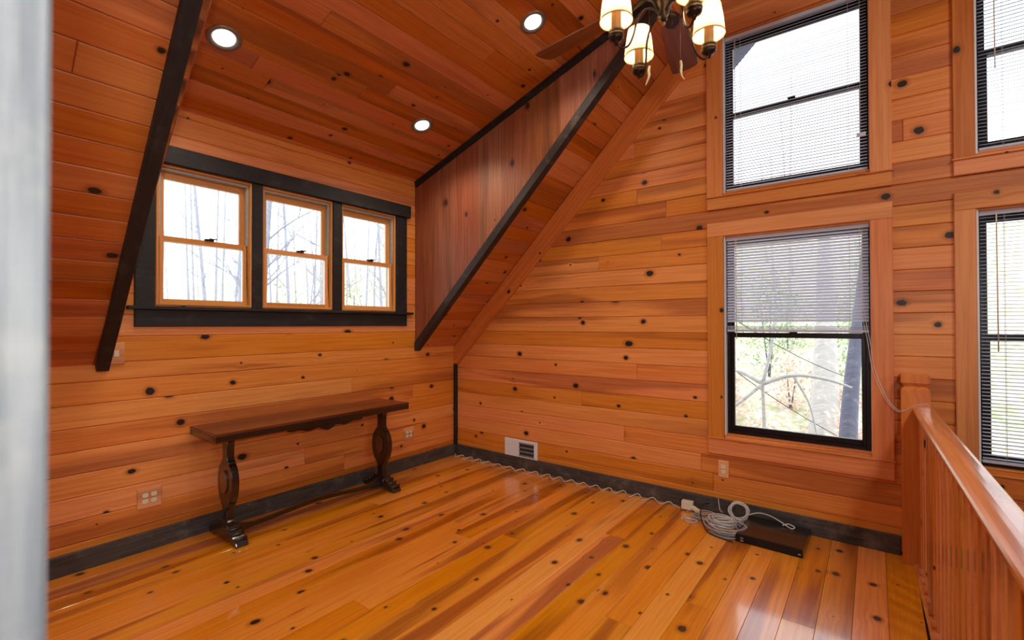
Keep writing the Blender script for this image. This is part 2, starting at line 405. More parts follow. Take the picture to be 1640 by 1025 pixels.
def extrude(name, poly, F, t, mat, parent=None, bev=.003):
    """possibly concave outline extruded by t along n, centred"""
    bm = bmesh.new(); vs = [bm.verts.new((x, y, -t/2)) for x, y in poly]; f = bm.faces.new(vs)
    r = bmesh.ops.extrude_face_region(bm, geom=[f]); nv = [e for e in r['geom'] if isinstance(e, bmesh.types.BMVert)]
    bmesh.ops.translate(bm, verts=nv, vec=(0, 0, t)); bmesh.ops.recalc_face_normals(bm, faces=bm.faces)
    if bev:
        eds = [e for e in bm.edges if len(e.link_faces) == 2 and abs(e.verts[0].co.z-e.verts[1].co.z) < 1e-6]
        bmesh.ops.bevel(bm, geom=eds, offset=bev, segments=2, affect='EDGES', profile=.6)
    bmesh.ops.triangulate(bm, faces=[f for f in bm.faces if len(f.verts) > 4])
    m = bpy.data.meshes.new(name); bm.to_mesh(m); bm.free()
    return link(name, m, mat, parent, F)
def rbox(name, c, d, mat, parent=None, bev=.003, seg=2, rot=None):
    bm = bmesh.new(); bmesh.ops.create_cube(bm, size=1)
    for v in bm.verts: v.co = Vector((v.co.x*d[0], v.co.y*d[1], v.co.z*d[2]))
    if bev: bmesh.ops.bevel(bm, geom=list(bm.edges), offset=min(bev, min(d)*.45), segments=seg, affect='EDGES', profile=.6)
    m = bpy.data.meshes.new(name); bm.to_mesh(m); bm.free()
    mw = Matrix.Translation(c)
    if rot is not None: mw = mw @ rot
    return link(name, m, mat, parent, mw)

# ------------------------------------------------------------------ STRUCTURE
PW = .1357
ZL = [.977+PW*k for k in range(-8, 35)]            # board joints, shared by the walls
RX = 3.99                                           # ridge
W_L = [(-2.81, -2.206), (-2.13, -1.532), (-1.445, -.846)]; WLZ = (1.585, 2.525)
W_G = [(2.842, 3.748, .605, 2.125), (2.842, 3.748, 2.452, 3.665), (4.235, 5.141, .605, 2.125), (4.235, 5.141, 2.452, 3.665)]

# floor
fl = struct(multi('floor', [rect(-6.6, 0, -3.99, 0)], FF, 'backing', None, .26, -.018))
fw = .1403
vl = [-.012-fw*k for k in range(0, 29)]; vl = [max(v, -3.955) for v in vl][::-1]
vl = sorted(set(vl))
planks(fl, FF, -6.0, 0, vl, 'floor', lens=(3.0, 6.0), t=.018, bev=.0009, name='floorboard')

# left wall
wl = struct(multi('wall_left', subtract(subtract(subtract([rect(-6.6, 0.1, -2.7, KZ), rect(-3.085, -.55, KZ, 2.97)], (*W_L[0], *WLZ)), (*W_L[1], *WLZ)), (*W_L[2], *WLZ)), FL, 'backing', None, .13, -.016))
rows = [0.0]+[z for z in ZL if .1 < z < 1.1]
planks(wl, FL, -5.2, 0, [0.02]+[z for z in ZL if .1 < z < 1.12]+[KZ+.012], 'wall', lens=(4.0, 6.5))
zz = [KZ+.012]+[z for z in ZL if 1.3 < z < 2.9]+[2.97]
planks(wl, FL, -3.085, -.585, zz, 'wall', holes=[(a, b, *WLZ) for a, b in W_L], lens=(3, 5))

# gable wall
def under_roof(d=0.0): return [(-KS, 1, KZ-d), (KS, 1, KZ+KS*2*RX-d)]
gb = [rect(-.1, 8.1, -2.7, 5.3)]
for c in under_roof(-.06): gb = [clip(p, *c) for p in gb]
for h in W_G: gb = subtract(gb, h)
wg = struct(multi('wall_back', gb, FG, 'backing', None, .12, -.016))
planks(wg, FG, 0.0, 5.9, [z for z in ZL if z > -.2 and z < 5.2], 'wall', clips=under_roof(.0), holes=W_G+[(0, 3.93, -.3, .02)], lens=(3.0, 5.5))

# main slope: left of the dormer, right of it, above it
vs_ = [.1349*k+.003 for k in range(0, 42)]; vtop = RX*sl
vs_ = [v for v in vs_ if v < vtop]+[vtop]
cs = struct(multi('ceiling_slope', subtract([rect(-6.6, .75, -.12, vtop)], (-3.075, -.55, -.2, 2.709*sl)), FS, 'backing', None, .12, -.016))
vtopv = 2.709*sl
planks(cs, FS, -5.0, -3.075, vs_[:30], 'slope', lens=(3, 6))
planks(cs, FS, -.57, 0, vs_[:30], 'slope', lens=(3, 4), stag=False)
planks(cs, FS, -5.0, 0, vs_[29:], 'slope', lens=(2.2, 4))
# dormer ceiling
vd = [.1349*k+.035 for k in range(-1, 22)]; vdt = 2.709*dl; vd = [v for v in vd if v < vdt]+[vdt]
cdm = struct(multi('ceiling_dormer', [rect(-3.2, -.45, -.2, vdt+.05)], FD, 'backing', None, .1, -.016))
planks(cdm, FD, -3.075, -.585, vd, 'slope', lens=(2.4, 5))
# cheeks
ck = struct(multi('wall_dormer_right', [clip(clip([(KZ-.2, 0.05), (4.1, 0.05), (4.1, -2.8), (KZ-.2, -2.8)], -1, -KS, -(KZ)), 1, DS, DZ)], FC, 'backing', None, .05, -.018))
xe = [0, .285, .572, .862, 1.150, 1.452, 1.750, 2.042, 2.34, 2.62, 2.9]
for a, b in zip(xe[:-1], xe[1:]):
    p = rect(KZ-.2, 4.1, -b, -a); p = clip(clip(p, -1, -KS, -(KZ-.02)), 1, DS, DZ-.002)
    prism('plank', p, FC, 'cheek', ck, .018, .002)
ck2 = struct(multi('wall_dormer_left', [clip(clip(rect(KZ, 4.1, 0, 2.75), -1, KS, -KZ), 1, -DS, DZ)], FC2, 'cheek', None, .05, 0))

# unseen rest of the great room, so that light stays inside
FSR = frame((2*RX, 0, KZ), (0, -1, 0), (-1, 0, KS))
struct(multi('ceiling_far_slope', [rect(-.2, 6.6, -.12, vtop)], FSR, 'slope', None, .1, 0))
struct(multi('wall_right', [rect(-.2, 6.6, -2.7, KZ)], frame((2*RX, 0, 0), (0, -1, 0), (0, 0, 1)), 'wall', None, .1, 0))
fb = [rect(-8.1, .1, -2.7, 5.3)]
for c in [(KS, 1, KZ), (-KS, 1, KZ+KS*2*RX)]: fb = [clip(p, c[0], c[1], c[2]+.05) for p in fb]
struct(multi('wall_front', fb, frame((0, -6.5, 0), (-1, 0, 0), (0, 0, 1)), 'wall', None, .1, 0))
struct(multi('floor_lower', [rect(-6.6, .1, -8.1, .1)], frame((0, 0, -2.7), (0, 1, 0), (-1, 0, 0)), 'floor', None, .1, 0))

# ---- trims
k = [0]
def trim(o): k[0] += 1; o.name = 'trim_%d' % k[0]; return struct(o)
# baseboards
b = struct(board('baseboard_left', FL, -5.2, 0, 0, .12, 0, .019, 'base'))
b = struct(board('baseboard_back', FG, 0.019, 3.876, 0, .12, 0, .019, 'base'))
# dark corner strip
trim(board('trim', frame((0, 0, 0), (0, 0, 1), (0, 1, 0)) if False else frame((.0, -.032, .12), (0, 0, 1), (-1, 0, 0)), 0, .90, -.036, 0, -.032, 0, 'dark'))
# pale rake board on the gable
rk = [(-.0, KZ-.005), (2.726, KZ+KS*2.726-.005), (2.726, KZ+KS*2.726-.262), (.055, 1.015), (0, 1.015)]
FRK = frame((0, 0, 0), (1, 0, KS), (-KS, 0, 1))
rk2 = [((x+KS*z)/sl, (-KS*x+z)/sl) for x, z in rk]
trim(prism('trim', rk2, FRK, 'trimpine', None, .03, .004, .03))
# charcoal rake under the right cheek
FR = frame((0, 0, KZ), (1, 0, KS), (0, 1, 0))        # u up the slope, v = y, n = up/out of room
top = 2.72*sl
def rake(y0, y1, skew, lo, hi):
    vs = []; L0 = -.012; L1 = top
    for u, dy in ((L0, 0), (L1, skew)):
        for y, n in ((y0, lo), (y1, lo), (y1, hi), (y0, hi)):
            p = Vector((u/sl, y+dy, KZ+KS*u/sl)) + Vector((-KS, 0, 1))/sl*n
            if u == L0 and n == hi: p += Vector((1, 0, KS))/sl*(hi-lo)*.0
            vs.append(p)
    c = sum(vs, Vector())/8
    Fm = FR.copy(); Fm.translation = c; inv = Fm.inverted()
    m = frommesh('trim', [inv @ v for v in vs], [(0, 3, 2, 1), (4, 5, 6, 7), (0, 1, 5, 4), (1, 2, 6, 5), (2, 3, 7, 6), (3, 0, 4, 7)])
    bm = bmesh.new(); bm.from_mesh(m); bmesh.ops.recalc_face_normals(bm, faces=bm.faces); bmesh.ops.bevel(bm, geom=list(bm.edges), offset=.003, segments=1, affect='EDGES'); bm.to_mesh(m); bm.free()
    return link('trim', m, 'darkbrown', None, Fm)
trim(rake(-.602, -.528, 0, -.028, .045))
o = rake(-3.112, -3.05, -.115, -.045, .03); o.data.materials[0] = M['dark']; trim(o)
# charcoal strip along the top of the right cheek
xt = 2.66
st = [(DZ-.004, 0), (DZ-.062, 0), (DZ-.062+DS*xt, -xt), (DZ-.004+DS*xt, -xt)]
FCT = frame((0, -.585, DZ), (1, 0, DS), (-DS, 0, 1))
trim(board('trim', FCT, 0, 2.66*dl, -.062, -.003, 0, .02, 'dark'))
# weathered post beside the camera
P0 = (3.309, -3.802)
FP = frame((P0[0], P0[1], 0), (0, 0, 1), (0, -1, 0))
trim(board('trim', FP, 0, KZ+KS*3.19-.02, 0, .15, -.12, 0, 'jamb'))
# dormer window trims: header, side casings, mullions, sill, apron
trim(board('trim', FL, -3.03, -.68, 2.53, 2.648, 0, .045, 'dark'))
trim(board('trim', FL, -2.925, -2.818, 1.567, 2.53, 0, .02, 'dark'))
trim(board('trim', FL, -.842, -.712, 1.567, 2.53, 0, .02, 'dark'))
trim(board('trim', FL, -2.206, -2.13, 1.567, 2.53, 0, .02, 'dark'))
trim(board('trim', FL, -1.532, -1.445, 1.567, 2.53, 0, .02, 'dark'))
trim(board('trim', FL, -2.965, -.645, 1.555, 1.577, 0, .045, 'dark'))
trim(board('trim', FL, -2.925, -.712, 1.443, 1.555, 0, .02, 'dark'))

# ---- dormer windows: pine double-hung
def fr4(name, F, u0, u1, v0, v1, w, n0, n1, mat, parent, wb=None):
    wb = wb or w
    for (a, b_, c, d) in ((u0, u0+w, v0, v1), (u1-w, u1, v0, v1), (u0+w, u1-w, v0, v0+wb), (u0+w, u1-w, v1-w, v1)):
        board(name, F if (b_-a) >= (d-c) else F, a, b_, c, d, n0, n1, mat, parent, .002)
def stile(name, F, u0, u1, v0, v1, n0, n1, mat, parent):    # vertical piece, grain upright
    G = F @ Matrix.Rotation(PI/2, 4, 'Z')
    return board(name, G, v0, v1, -u1, -u0, n0, n1, mat, parent, .002)
wn = 0
for (y0, y1) in W_L:
    wn += 1; z0, z1 = WLZ
    W = struct(empty('window_%d' % wn, (0, (y0+y1)/2, z0)))
    # liner and side tracks
    stile('jamb_liner', FL, y0, y0+.014, z0, z1, -.13, .006, 'sash', W); stile('jamb_liner', FL, y1-.014, y1, z0, z1, -.13, .006, 'sash', W)
    board('head_liner', FL, y0+.014, y1-.014, z1-.014, z1, -.13, .006, 'sash', W); board('window_stool', FL, y0+.014, y1-.014, z0, z0+.014, -.13, .006, 'sash', W)
    a, b_ = y0+.014, y1-.014
    stile('track', FL, a, a+.018, z0+.014, z1-.014, -.10, -.02, 'track', W); stile('track', FL, b_-.018, b_, z0+.014, z1-.014, -.10, -.02, 'track', W)
    board('track', FL, a, b_, z1-.034, z1-.014, -.10, -.015, 'track', W)
    zm = 2.035
    for nm, c0, c1, n0, n1 in (('upper_sash', zm-.015, z1-.034, -.095, -.060), ('lower_sash', z0+.014, zm+.018, -.055, -.020)):
        S = empty(nm, (0, (a+b_)/2, c0)); S.parent = W; S.matrix_basis = Matrix.Translation((0, 0, c0-z0))
        s0, s1 = a+.012, b_-.012
        if nm == 'lower_sash': s0, s1 = a, b_
        stile('stile', FL, s0, s0+.036, c0, c1, n0, n1, 'sash', S); stile('stile', FL, s1-.036, s1, c0, c1, n0, n1, 'sash', S)
        tb = .030
        board('sash_rail', FL, s0+.036, s1-.036, c0, c0+tb, n0, n1, 'sash', S, .002)
        board('sash_rail', FL, s0+.036, s1-.036, c1-(.045 if nm == 'upper_sash' else .033), c1, n0, n1, 'sash', S, .002)
        board('pane', FL, s0+.04, s1-.04, c0+.03, c1-.03, (n0+n1)/2-.002, (n0+n1)/2+.002, 'glass', S, 0)
    rbox('sash_lock', (-.022, (y0+y1)/2+.02, zm+.024), (.028, .06, .014), 'bronze', W, .004)
    rbox('sash_lock_lever', (-.018, (y0+y1)/2+.045, zm+.034), (.012, .05, .008), 'bronze', W, .003)

# ---- gable windows: black aluminium single-hung, pine casing
CAS = {0: (2.726, 3.853, .458, 2.232), 1: (2.726, 3.853, 2.334, 3.80), 2: (4.138, 5.26, .458, 2.232), 3: (4.138, 5.26, 2.334, 3.80)}
for i, (x0, x1, z0, z1) in enumerate(W_G):
    wn += 1
    W = struct(empty('window_%d' % wn, ((x0+x1)/2, 0, z0)))
    cx0, cx1, cz0, cz1 = CAS[i]
    top_ = cz1
    lc = [(cz0+.14 if i % 2 == 0 else cz0+.098, cx0), ]
    zb = z0-.022
    def casing(name, poly, horiz):
        if horiz: prism(name, poly, FG, 'trimpine', W, .02, .004, .02)
        else:
            G = FG @ Matrix.Rotation(PI/2, 4, 'Z'); prism(name, [(q[1], -q[0]) for q in poly], G, 'trimpine', W, .02, .004, .02)
    def cr_(p):
        for c in under_roof(.01): p = clip(p, *c)
        return p
    casing('casing', cr_(rect(cx0, x0, zb, z1)), False)
    casing('casing', cr_(rect(x1-.010, cx1, zb, z1)), False)
    casing('head_casing', cr_(rect(cx0, cx1, z1, cz1)), True)
    casing('apron', rect(cx0, cx1, cz0, zb-.004), True)
    board('sill', FG, cx0-.006, cx1+.006, zb-.006, zb+.004, -.005, .032, 'trimpine', W)
    # liners
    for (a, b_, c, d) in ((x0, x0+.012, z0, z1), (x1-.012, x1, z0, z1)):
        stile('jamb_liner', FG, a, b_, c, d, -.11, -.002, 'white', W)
    board('jamb_liner', FG, x0+.012, x1-.012, z0, z0+.012, -.11, -.002, 'trimpine', W); board('jamb_liner', FG, x0+.012, x1-.012, z1-.012, z1, -.11, .002, 'trimpine', W)
    a0, a1, c0, c1 = x0+.012, x1-.012, z0+.012, z1-.012; zm = (z0+z1)/2+(.005 if i % 2 == 0 else .0)
    Fr = empty('window_frame', (0, 0, 0)); Fr.parent = W
    for (u0, u1, v0, v1) in ((a0, a0+.026, c0, c1), (a1-.026, a1, c0, c1), (a0+.026, a1-.026, c0, c0+.026), (a0+.026, a1-.026, c1-.026, c1)):
        board('frame_bar', FG, u0, u1, v0, v1, -.115, -.045, 'black', Fr, .002)
    for nm, v0, v1, n0, n1 in (('upper_sash', zm-.018, c1-.026, -.105, -.085), ('lower_sash', c0+.026, zm+.018, -.082, -.055)):
        S = empty(nm); S.parent = W; q = .018 if nm == 'upper_sash' else .024
        for (u0, u1, w0, w1) in ((a0+.026, a0+.026+q, v0, v1), (a1-.026-q, a1-.026, v0, v1), (a0+.026+q, a1-.026-q, v0, v0+.036), (a0+.026+q, a1-.026-q, v1-.036, v1)):
            board('sash_bar', FG, u0, u1, w0, w1, n0, n1, 'black', S, .002)
        board('pane', FG, a0+.026+q-.004, a1-.026-q+.004, v0+.03, v1-.03, (n0+n1)/2-.002, (n0+n1)/2+.002, 'glass', S, 0)
    rbox('sash_lock', ((x0+x1)/2, .045, zm+.022), (.05, .02, .014), 'black', W, .004)

# ------------------------------------------------------------------ WINDOW BLINDS
def slat_mesh(L):
    vs = []; n = 4; w = .025
    for x in (-L/2, L/2):
        for k_ in range(n+1):
            t = k_/n-.5; vs.append((x, t*w, .0022*(1-4*t*t)))
    for x in (-L/2, L/2):
        for k_ in range(n+1):
            t = k_/n-.5; vs.append((x, t*w, .0022*(1-4*t*t)-.0005))
    fs = []
    m_ = n+1
    for k_ in range(n):
        fs.append((k_, k_+1, m_+k_+1, m_+k_)); fs.append((2*m_+k_, 3*m_+k_, 3*m_+k_+1, 2*m_+k_+1))
    fs += [(0, m_, 3*m_, 2*m_), (n, 2*m_+n, 3*m_+n, m_+n)]
    return frommesh('slat', vs, fs)
def blind(win, ztop, zbot, pitch, ang, label, grp=None):
    x0, x1 = win[0]+.016, win[1]-.016; xc = (x0+x1)/2; L = x1-x0
    R = empty('window_blind', (xc, .03, zbot)); tag(R, label, 'blind')
    rbox('headrail', (xc, .03, ztop-.013), (L, .028, .026), 'slat', R, .002)
    sm = slat_mesh(L-.008); sm.materials.append(M['slat'])
    z = ztop-.04; i = 0
    while z > zbot+.022:
        o = bpy.data.objects.new('slat', sm); COL.objects.link(o); o.parent = R
        o.matrix_basis = Matrix.Translation((random.uniform(-.0015, .0015), 0, z-zbot)) @ Matrix.Rotation(math.radians(ang+random.uniform(-1.5, 1.5)), 4, 'X')
        z -= pitch; i += 1
    rbox('bottom_rail', (xc, .03, zbot+.008), (L-.006, .026, .016), 'slat', R, .003)
    for f in (.12, .88):
        for dy in (.0165, .0435):
            tube('ladder_cord', [(x0+L*f, dy, ztop-.02), (x0+L*f, dy, zbot+.01)], .0009, 'cable', R, 5)
    return R, x0, x1
BL = [blind(W_G[1], 3.653, 2.47, .0213, 33, 'full-length white slatted blind in upper tall window above half-raised blind'),
      blind(W_G[0], 2.113, 1.44, .0213, 44, 'half-raised white slatted blind in lower window showing woods below it'),
      blind(W_G[3], 3.653, 2.47, .0213, 14, 'white slatted blind in upper window cut by right photo edge'),
      blind(W_G[2], 2.113, .64, .0213, 6, 'white slatted blind in lower window behind the stair railing')]
# gathered slats on the raised blind
R = BL[1][0]
sm2 = None
for j in range(7):
    o = bpy.data.objects.new('slat', [c for c in R.children if c.name.startswith('slat')][0].data); COL.objects.link(o); o.parent = R
    o.matrix_basis = Matrix.Translation((0, 0, -.004-j*.0055)) @ Matrix.Rotation(math.radians(2), 4, 'X')
for c in R.children:
    if c.name.startswith('bottom_rail'): c.matrix_basis.translation.z -= .045
for (B, x0, x1), zt, ln in zip(BL, (3.63, 2.09, 3.63, 2.09), (.62, .75, .7, .8)):
    tube('tilt_wand', [(x0+.07, .008, zt), (x0+.072, .004, zt-ln)], .0032, 'cream', B, 6)
# lift cord of the half raised blind, pulled over to the handrail
B, x0, x1 = BL[1]
for dx in (0, .012):
    tube('lift_cord', spline([(x1-.05+dx, .012, 2.09), (x1-.045+dx, .0, 1.6), (3.722+dx, -.045, 1.33), (3.745+dx, -.07, 1.16), (3.80+dx*.6, -.11, 1.0+dx*.8), (3.855, -.15, .925+dx), (3.895, -.172, .93+dx*.3), (3.93, -.185, .962), (3.99, -.19, .984), (4.01, -.20, .982)], 8), .0018, 'cable', B, 6)
# cords on upper right blind end
tube('lift_cord', [(BL[0][2]-.04, .008, 3.62), (BL[0][2]-.04, .006, 2.72)], .0014, 'cable', BL[0][0], 5)
rbox('cord_tassel', (BL[0][2]-.035, .004, 2.70), (.05, .012, .03), 'slat', BL[0][0], .005)

# ------------------------------------------------------------------ RAILING
RA = empty('stair_railing', (3.95, -.07, 0)); tag(RA, 'pine stair railing with newel post, vertical boards and rounded handrail', 'railing')
rdx = .020                                         # runs slightly out of square
def RFm(z): return Matrix.Translation((3.948, -.14, z)) @ Matrix.Rotation(math.atan2(-1, rdx), 4, 'Z')   # local x along the rail towards the camera
# newel with a V notch under its square head, pyramid chamfers
hw = .068
prof = [(hw, 0), (hw, 1.052), (hw-.004, 1.060), (hw-.018, 1.074), (hw-.004, 1.090), (hw, 1.096), (hw, 1.136), (hw-.006, 1.146)]
vs = []; fs = []
for r_, z_ in prof:
    for sx, sy in ((-1, -1), (1, -1), (1, 1), (-1, 1)): vs.append((sx*r_, sy*r_, z_))
for i in range(len(prof)-1):
    for q in range(4): l = (q+1) % 4; fs.append((i*4+q, i*4+l, (i+1)*4+l, (i+1)*4+q))
fs += [(3, 2, 1, 0), tuple(len(vs)-4+q for q in range(4))]
# stand the grain upright: local x = up
Rz = Matrix(((0, 0, 1, 0), (0, 1, 0, 0), (-1, 0, 0, 0), (0, 0, 0, 1)))
nm_ = frommesh('newel_post', [Rz @ Vector(v) for v in vs], fs)
link('newel_post', nm_, 'rail', RA, Matrix.Translation((3.949, -.070, 0)) @ Rz.inverted())
# handrail: broad eased profile swept along local x
L_ = 5.4
pr = [(-.044, -.018), (-.048, -.012), (-.050, .004), (-.046, .013), (-.034, .018), (-.015, .0195), (0, .020), (.015, .0195), (.034, .018), (.046, .013), (.050, .004), (.048, -.012), (.044, -.018)]
vs = [(x, y, z) for x in (0, L_) for y, z in pr]; n = len(pr)
fs = [(i, (i+1) % n, n+(i+1) % n, n+i) for i in range(n)]+[tuple(reversed(range(n))), tuple(range(n, 2*n))]
hr = link('handrail', frommesh('handrail', vs, fs), 'rail', RA, RFm(.934) @ Matrix.Translation((0, .036, 0)))
bm = bmesh.new(); bm.from_mesh(hr.data); bmesh.ops.recalc_face_normals(bm, faces=bm.faces); bm.to_mesh(hr.data); bm.free()
G0 = RFm(0)
def rl(name, x0, x1, y0, y1, z0, z1, up=False, bev=.003):
    if up:
        m = frommesh(name, *boxdata(z1-z0, y1-y0, x1-x0)); mw = G0 @ Matrix.Translation(((x0+x1)/2, (y0+y1)/2, (z0+z1)/2)) @ Matrix.Rotation(-PI/2, 4, 'Y')
    else:
        m = frommesh(name, *boxdata(x1-x0, y1-y0, z1-z0)); mw = G0 @ Matrix.Translation(((x0+x1)/2, (y0+y1)/2, (z0+z1)/2))
    bm = bmesh.new(); bm.from_mesh(m); bmesh.ops.bevel(bm, geom=list(bm.edges), offset=bev, segments=1, affect='EDGES'); bm.to_mesh(m); bm.free()
    return link(name, m, 'rail', RA, mw)
def boxdata(a, b, c):
    a, b, c = a/2, b/2, c/2
    return [(x, y, z) for x in (-a, a) for y in (-b, b) for z in (-c, c)], [(0, 1, 3, 2), (4, 6, 7, 5), (0, 4, 5, 1), (2, 3, 7, 6), (0, 2, 6, 4), (1, 5, 7, 3)]
rl('subrail', 0, L_, .014, .058, .880, .917)
rl('shoe_rail', 0, L_, -.016, .070, .0, .020)
x = .045; i = 0
while x < L_-.1:
    w_ = .052; rl('baluster', x, x+w_, .010, .062, .020, .882, True); rl('fillet', x+w_+.003, x+w_+.063, -.004, .066, .020, .034, bev=.002)
    x += w_+.066

# ------------------------------------------------------------------ CONSOLE TABLE
TB = empty('console_table', (.24, -1.84, 0)); tag(TB, 'long dark lacquered trestle console table below the dormer windows', 'table')
y0, y1, x0, x1 = -2.622, -1.055, .03, .455
tp = frommesh('tabletop', *boxdata(y1-y0, x1-x0, .018)); bm = bmesh.new(); bm.from_mesh(tp); bmesh.ops.bevel(bm, geom=list(bm.edges), offset=.004, segments=2, affect='EDGES'); bm.to_mesh(tp); bm.free()
link('tabletop', tp, 'lacqtop', TB, Matrix.Translation(((x0+x1)/2, (y0+y1)/2, .753)) @ Matrix.Rotation(PI/2, 4, 'Z'))
# moulded rim: stepped frame below the top
for (a, b_, c, d) in ((x1-.03, x1-.002, y0+.002, y1-.002), (x0+.002, x0+.03, y0+.002, y1-.002), (x0+.03, x1-.03, y0+.002, y0+.03), (x0+.03, x1-.03, y1-.03, y1-.002)):
    rbox('rim', ((a+b_)/2, (c+d)/2, .724), (b_-a, d-c, .040), 'lacq', TB, .006)
# scalloped apron under the middle
ap = [(0, 0)]
import math as _m
N_ = 48
bot = []
for i in range(N_+1):
    t = i/N_; xx = t*.62; e = abs(t-.5)*2
    bot.append((xx, -.018-.030*(1-e)**.6*(.65+.35*_m.cos(2*PI*t*4))-(0.008 if e < .18 else 0)))
apo = [(0, 0)]+bot+[(.62, 0)]
FA = frame((x1-.035, -2.14, .706), (0, 1, 0), (0, 0, 1))
extrude('apron', apo, FA, .016, 'lacq', TB, .002)
half = [(a_*.9, b_) for a_, b_ in [(.085, .705), (.088, .690), (.070, .672), (.046, .660), (.040, .640), (.037, .600), (.038, .560), (.045, .535), (.062, .528), (.066, .515), (.086, .500), (.108, .470), (.122, .430), (.126, .390), (.122, .345), (.108, .300), (.088, .262), (.068, .245), (.066, .232), (.048, .224), (.038, .200), (.036, .160), (.040, .130), (.058, .112), (.072, .100)]]
foot = [(0, .105), (.075, .105), (.085, .088), (.110, .080), (.120, .066), (.150, .058), (.162, .046), (.190, .040), (.208, .030), (.216, .016), (.210, .002), (.190, 0), (.150, .0), (.140, .010), (.100, .018), (.06, .024), (0, .026)]
for yl in (-2.46, -1.19):
    xc = .245
    LG = empty('leg', (xc, yl, 0)); LG.parent = TB; LG.matrix_basis = Matrix.Translation((xc-.24, yl+1.84, 0))
    F_ = frame((xc, yl, 0), (1, 0, 0), (0, 0, 1))
    pol = [(a, b_) for a, b_ in half]+[(-a, b_) for a, b_ in reversed(half)]
    extrude('leg_panel', pol, F_, .048, 'lacq', LG, .004)
    pf = [(a, b_) for a, b_ in foot]+[(-a, b_) for a, b_ in reversed(foot[1:-1])]
    extrude('foot', pf, F_, .078, 'lacq', LG, .005)
    for sx in (-1, 1):
        for (xx, zz_) in ((.100, .088), (.142, .066), (.186, .046)):
            m = tube_mesh('carved_roll', [(0, -.040, 0), (0, .040, 0)], .012, 12)
            link('carved_roll', m, 'lacq', LG, Matrix.Translation((xc+sx*xx, yl, zz_)), True)
    # raised oval medallions on both faces
    for sy in (-1, 1):
        ov = [(.045*_m.cos(2*PI*q/28), .39+.078*_m.sin(2*PI*q/28)) for q in range(28)]
        extrude('medallion', ov, frame((xc, yl+sy*.028, 0), (1, 0, 0), (0, 0, 1)), .014, 'lacqtop', LG, .003)
    rbox('cap_block', (xc, yl, .697), (.20, .075, .022), 'lacq', LG, .006)
    rbox('cap_block', (xc, yl, .113), (.155, .070, .018), 'lacq', LG, .005)
st_ = [(0, .030), (0, .105), (.05, .098), (.10, .078), (.17, .066), (.30, .072), (.5, .092), (.635, .098), (.77, .092), (.97, .072), (1.10, .066), (1.17, .078), (1.22, .098), (1.27, .105), (1.27, .030), (1.18, .030), (1.10, .036), (.97, .044), (.77, .060), (.635, .066), (.5, .060), (.30, .044), (.17, .036), (.09, .030)]
extrude('stretcher', st_, frame((.255, -2.46, .0), (0, 1, 0), (0, 0, 1)), .03, 'lacq', TB, .003)
lathe('stretcher_peg', [(.0, .03), (.012, .028), (.018, .018), (.014, .008), (.016, 0)], 'lacq', TB, (0, 0, 0)).matrix_basis = Matrix.Translation((.30-.24, -1.228+1.84, .085)) @ Matrix.Rotation(PI/2, 4, 'Y')

# ------------------------------------------------------------------ OUTLETS, SWITCH, VENT
def outlet(F, u, v, gangs, label, toggles=False, w=None, hgt=.128):
    w = w or (.075 if gangs == 1 else .130)
    R = empty('wall_switch' if toggles else 'wall_outlet'); R.matrix_basis = F @ Matrix.Translation((u, v, 0)); tag(R, label, 'switch' if toggles else 'outlet')
    board('cover_plate', F, u-w/2, u+w/2, v-hgt/2, v+hgt/2, 0, .010, 'plate', R, .003)
    for g_ in range(gangs):
        cu = u+(g_-(gangs-1)/2)*.046
        if toggles:
            board('toggle_plate', F, cu-.012, cu+.012, v-.02, v+.02, .010, .012, 'cream', R, .001); board('toggle', F, cu-.005, cu+.005, v-.002, v+.016, .012, .024, 'cream', R, .002)
        else:
            for dv in (-.0195, .0195):
                pol = [(cu+.0168*_m.cos(a)*1.0, v+dv+max(-.0135, min(.0135, .0175*_m.sin(a)))) for a in [2*PI*q/24 for q in range(24)]]
                rc = extrude('receptacle', pol, F @ Matrix.Translation((0, 0, .011)), .005, 'cream', R, .0008)
                for du, hh in ((-.006, .008), (.006, .0065)):
                    o = board('slot', F, cu+du-.0012, cu+du+.0012, v+dv, v+dv+hh, .0125, .0140, 'slot', rc, 0)
                board('slot', F, cu-.002, cu+.002, v+dv-.009, v+dv-.0055, .0125, .0140, 'slot', rc, 0)
    return R
outlet(FL, -2.838, .335, 2, 'four-socket outlet left of the console table, low on the wall')
outlet(FL, -.679, .352, 2, 'four-socket outlet right of the console table near the corner')
outlet(FG, 2.833, .348, 1, 'two-socket outlet below the tall lower window on plank wall')
outlet(FL, -3.012, 1.277, 1, 'wooden switch plate half hidden by the foot of charcoal rake beam', True, .08, .136)

VN = empty('wall_register', (.916, 0, .112)); tag(VN, 'white metal wall register with louvred right half above baseboard', 'vent')
board('face_plate', FG, .715, 1.117, .112, .291, .0, .014, 'white', VN, .004)
board('grille_recess', FG, .905, 1.083, .140, .262, .0138, .0150, 'grille', VN, .0)
for z_ in (.140, .180, .2205, .262):
    board('louvre_bar', FG, .900, 1.088, z_-.006, z_+.006, .014, .021, 'louvre', VN, .001)
for q in range(14):
    xx = .912+q*.0128; board('louvre_blade', FG, xx, xx+.0035, .142, .260, .0148, .0185, 'grille', VN, .0)
board('rim', FG, .895, .905, .134, .268, .013, .018, 'white', VN, .001); board('rim', FG, 1.083, 1.093, .134, .268, .013, .018, 'white', VN, .001)

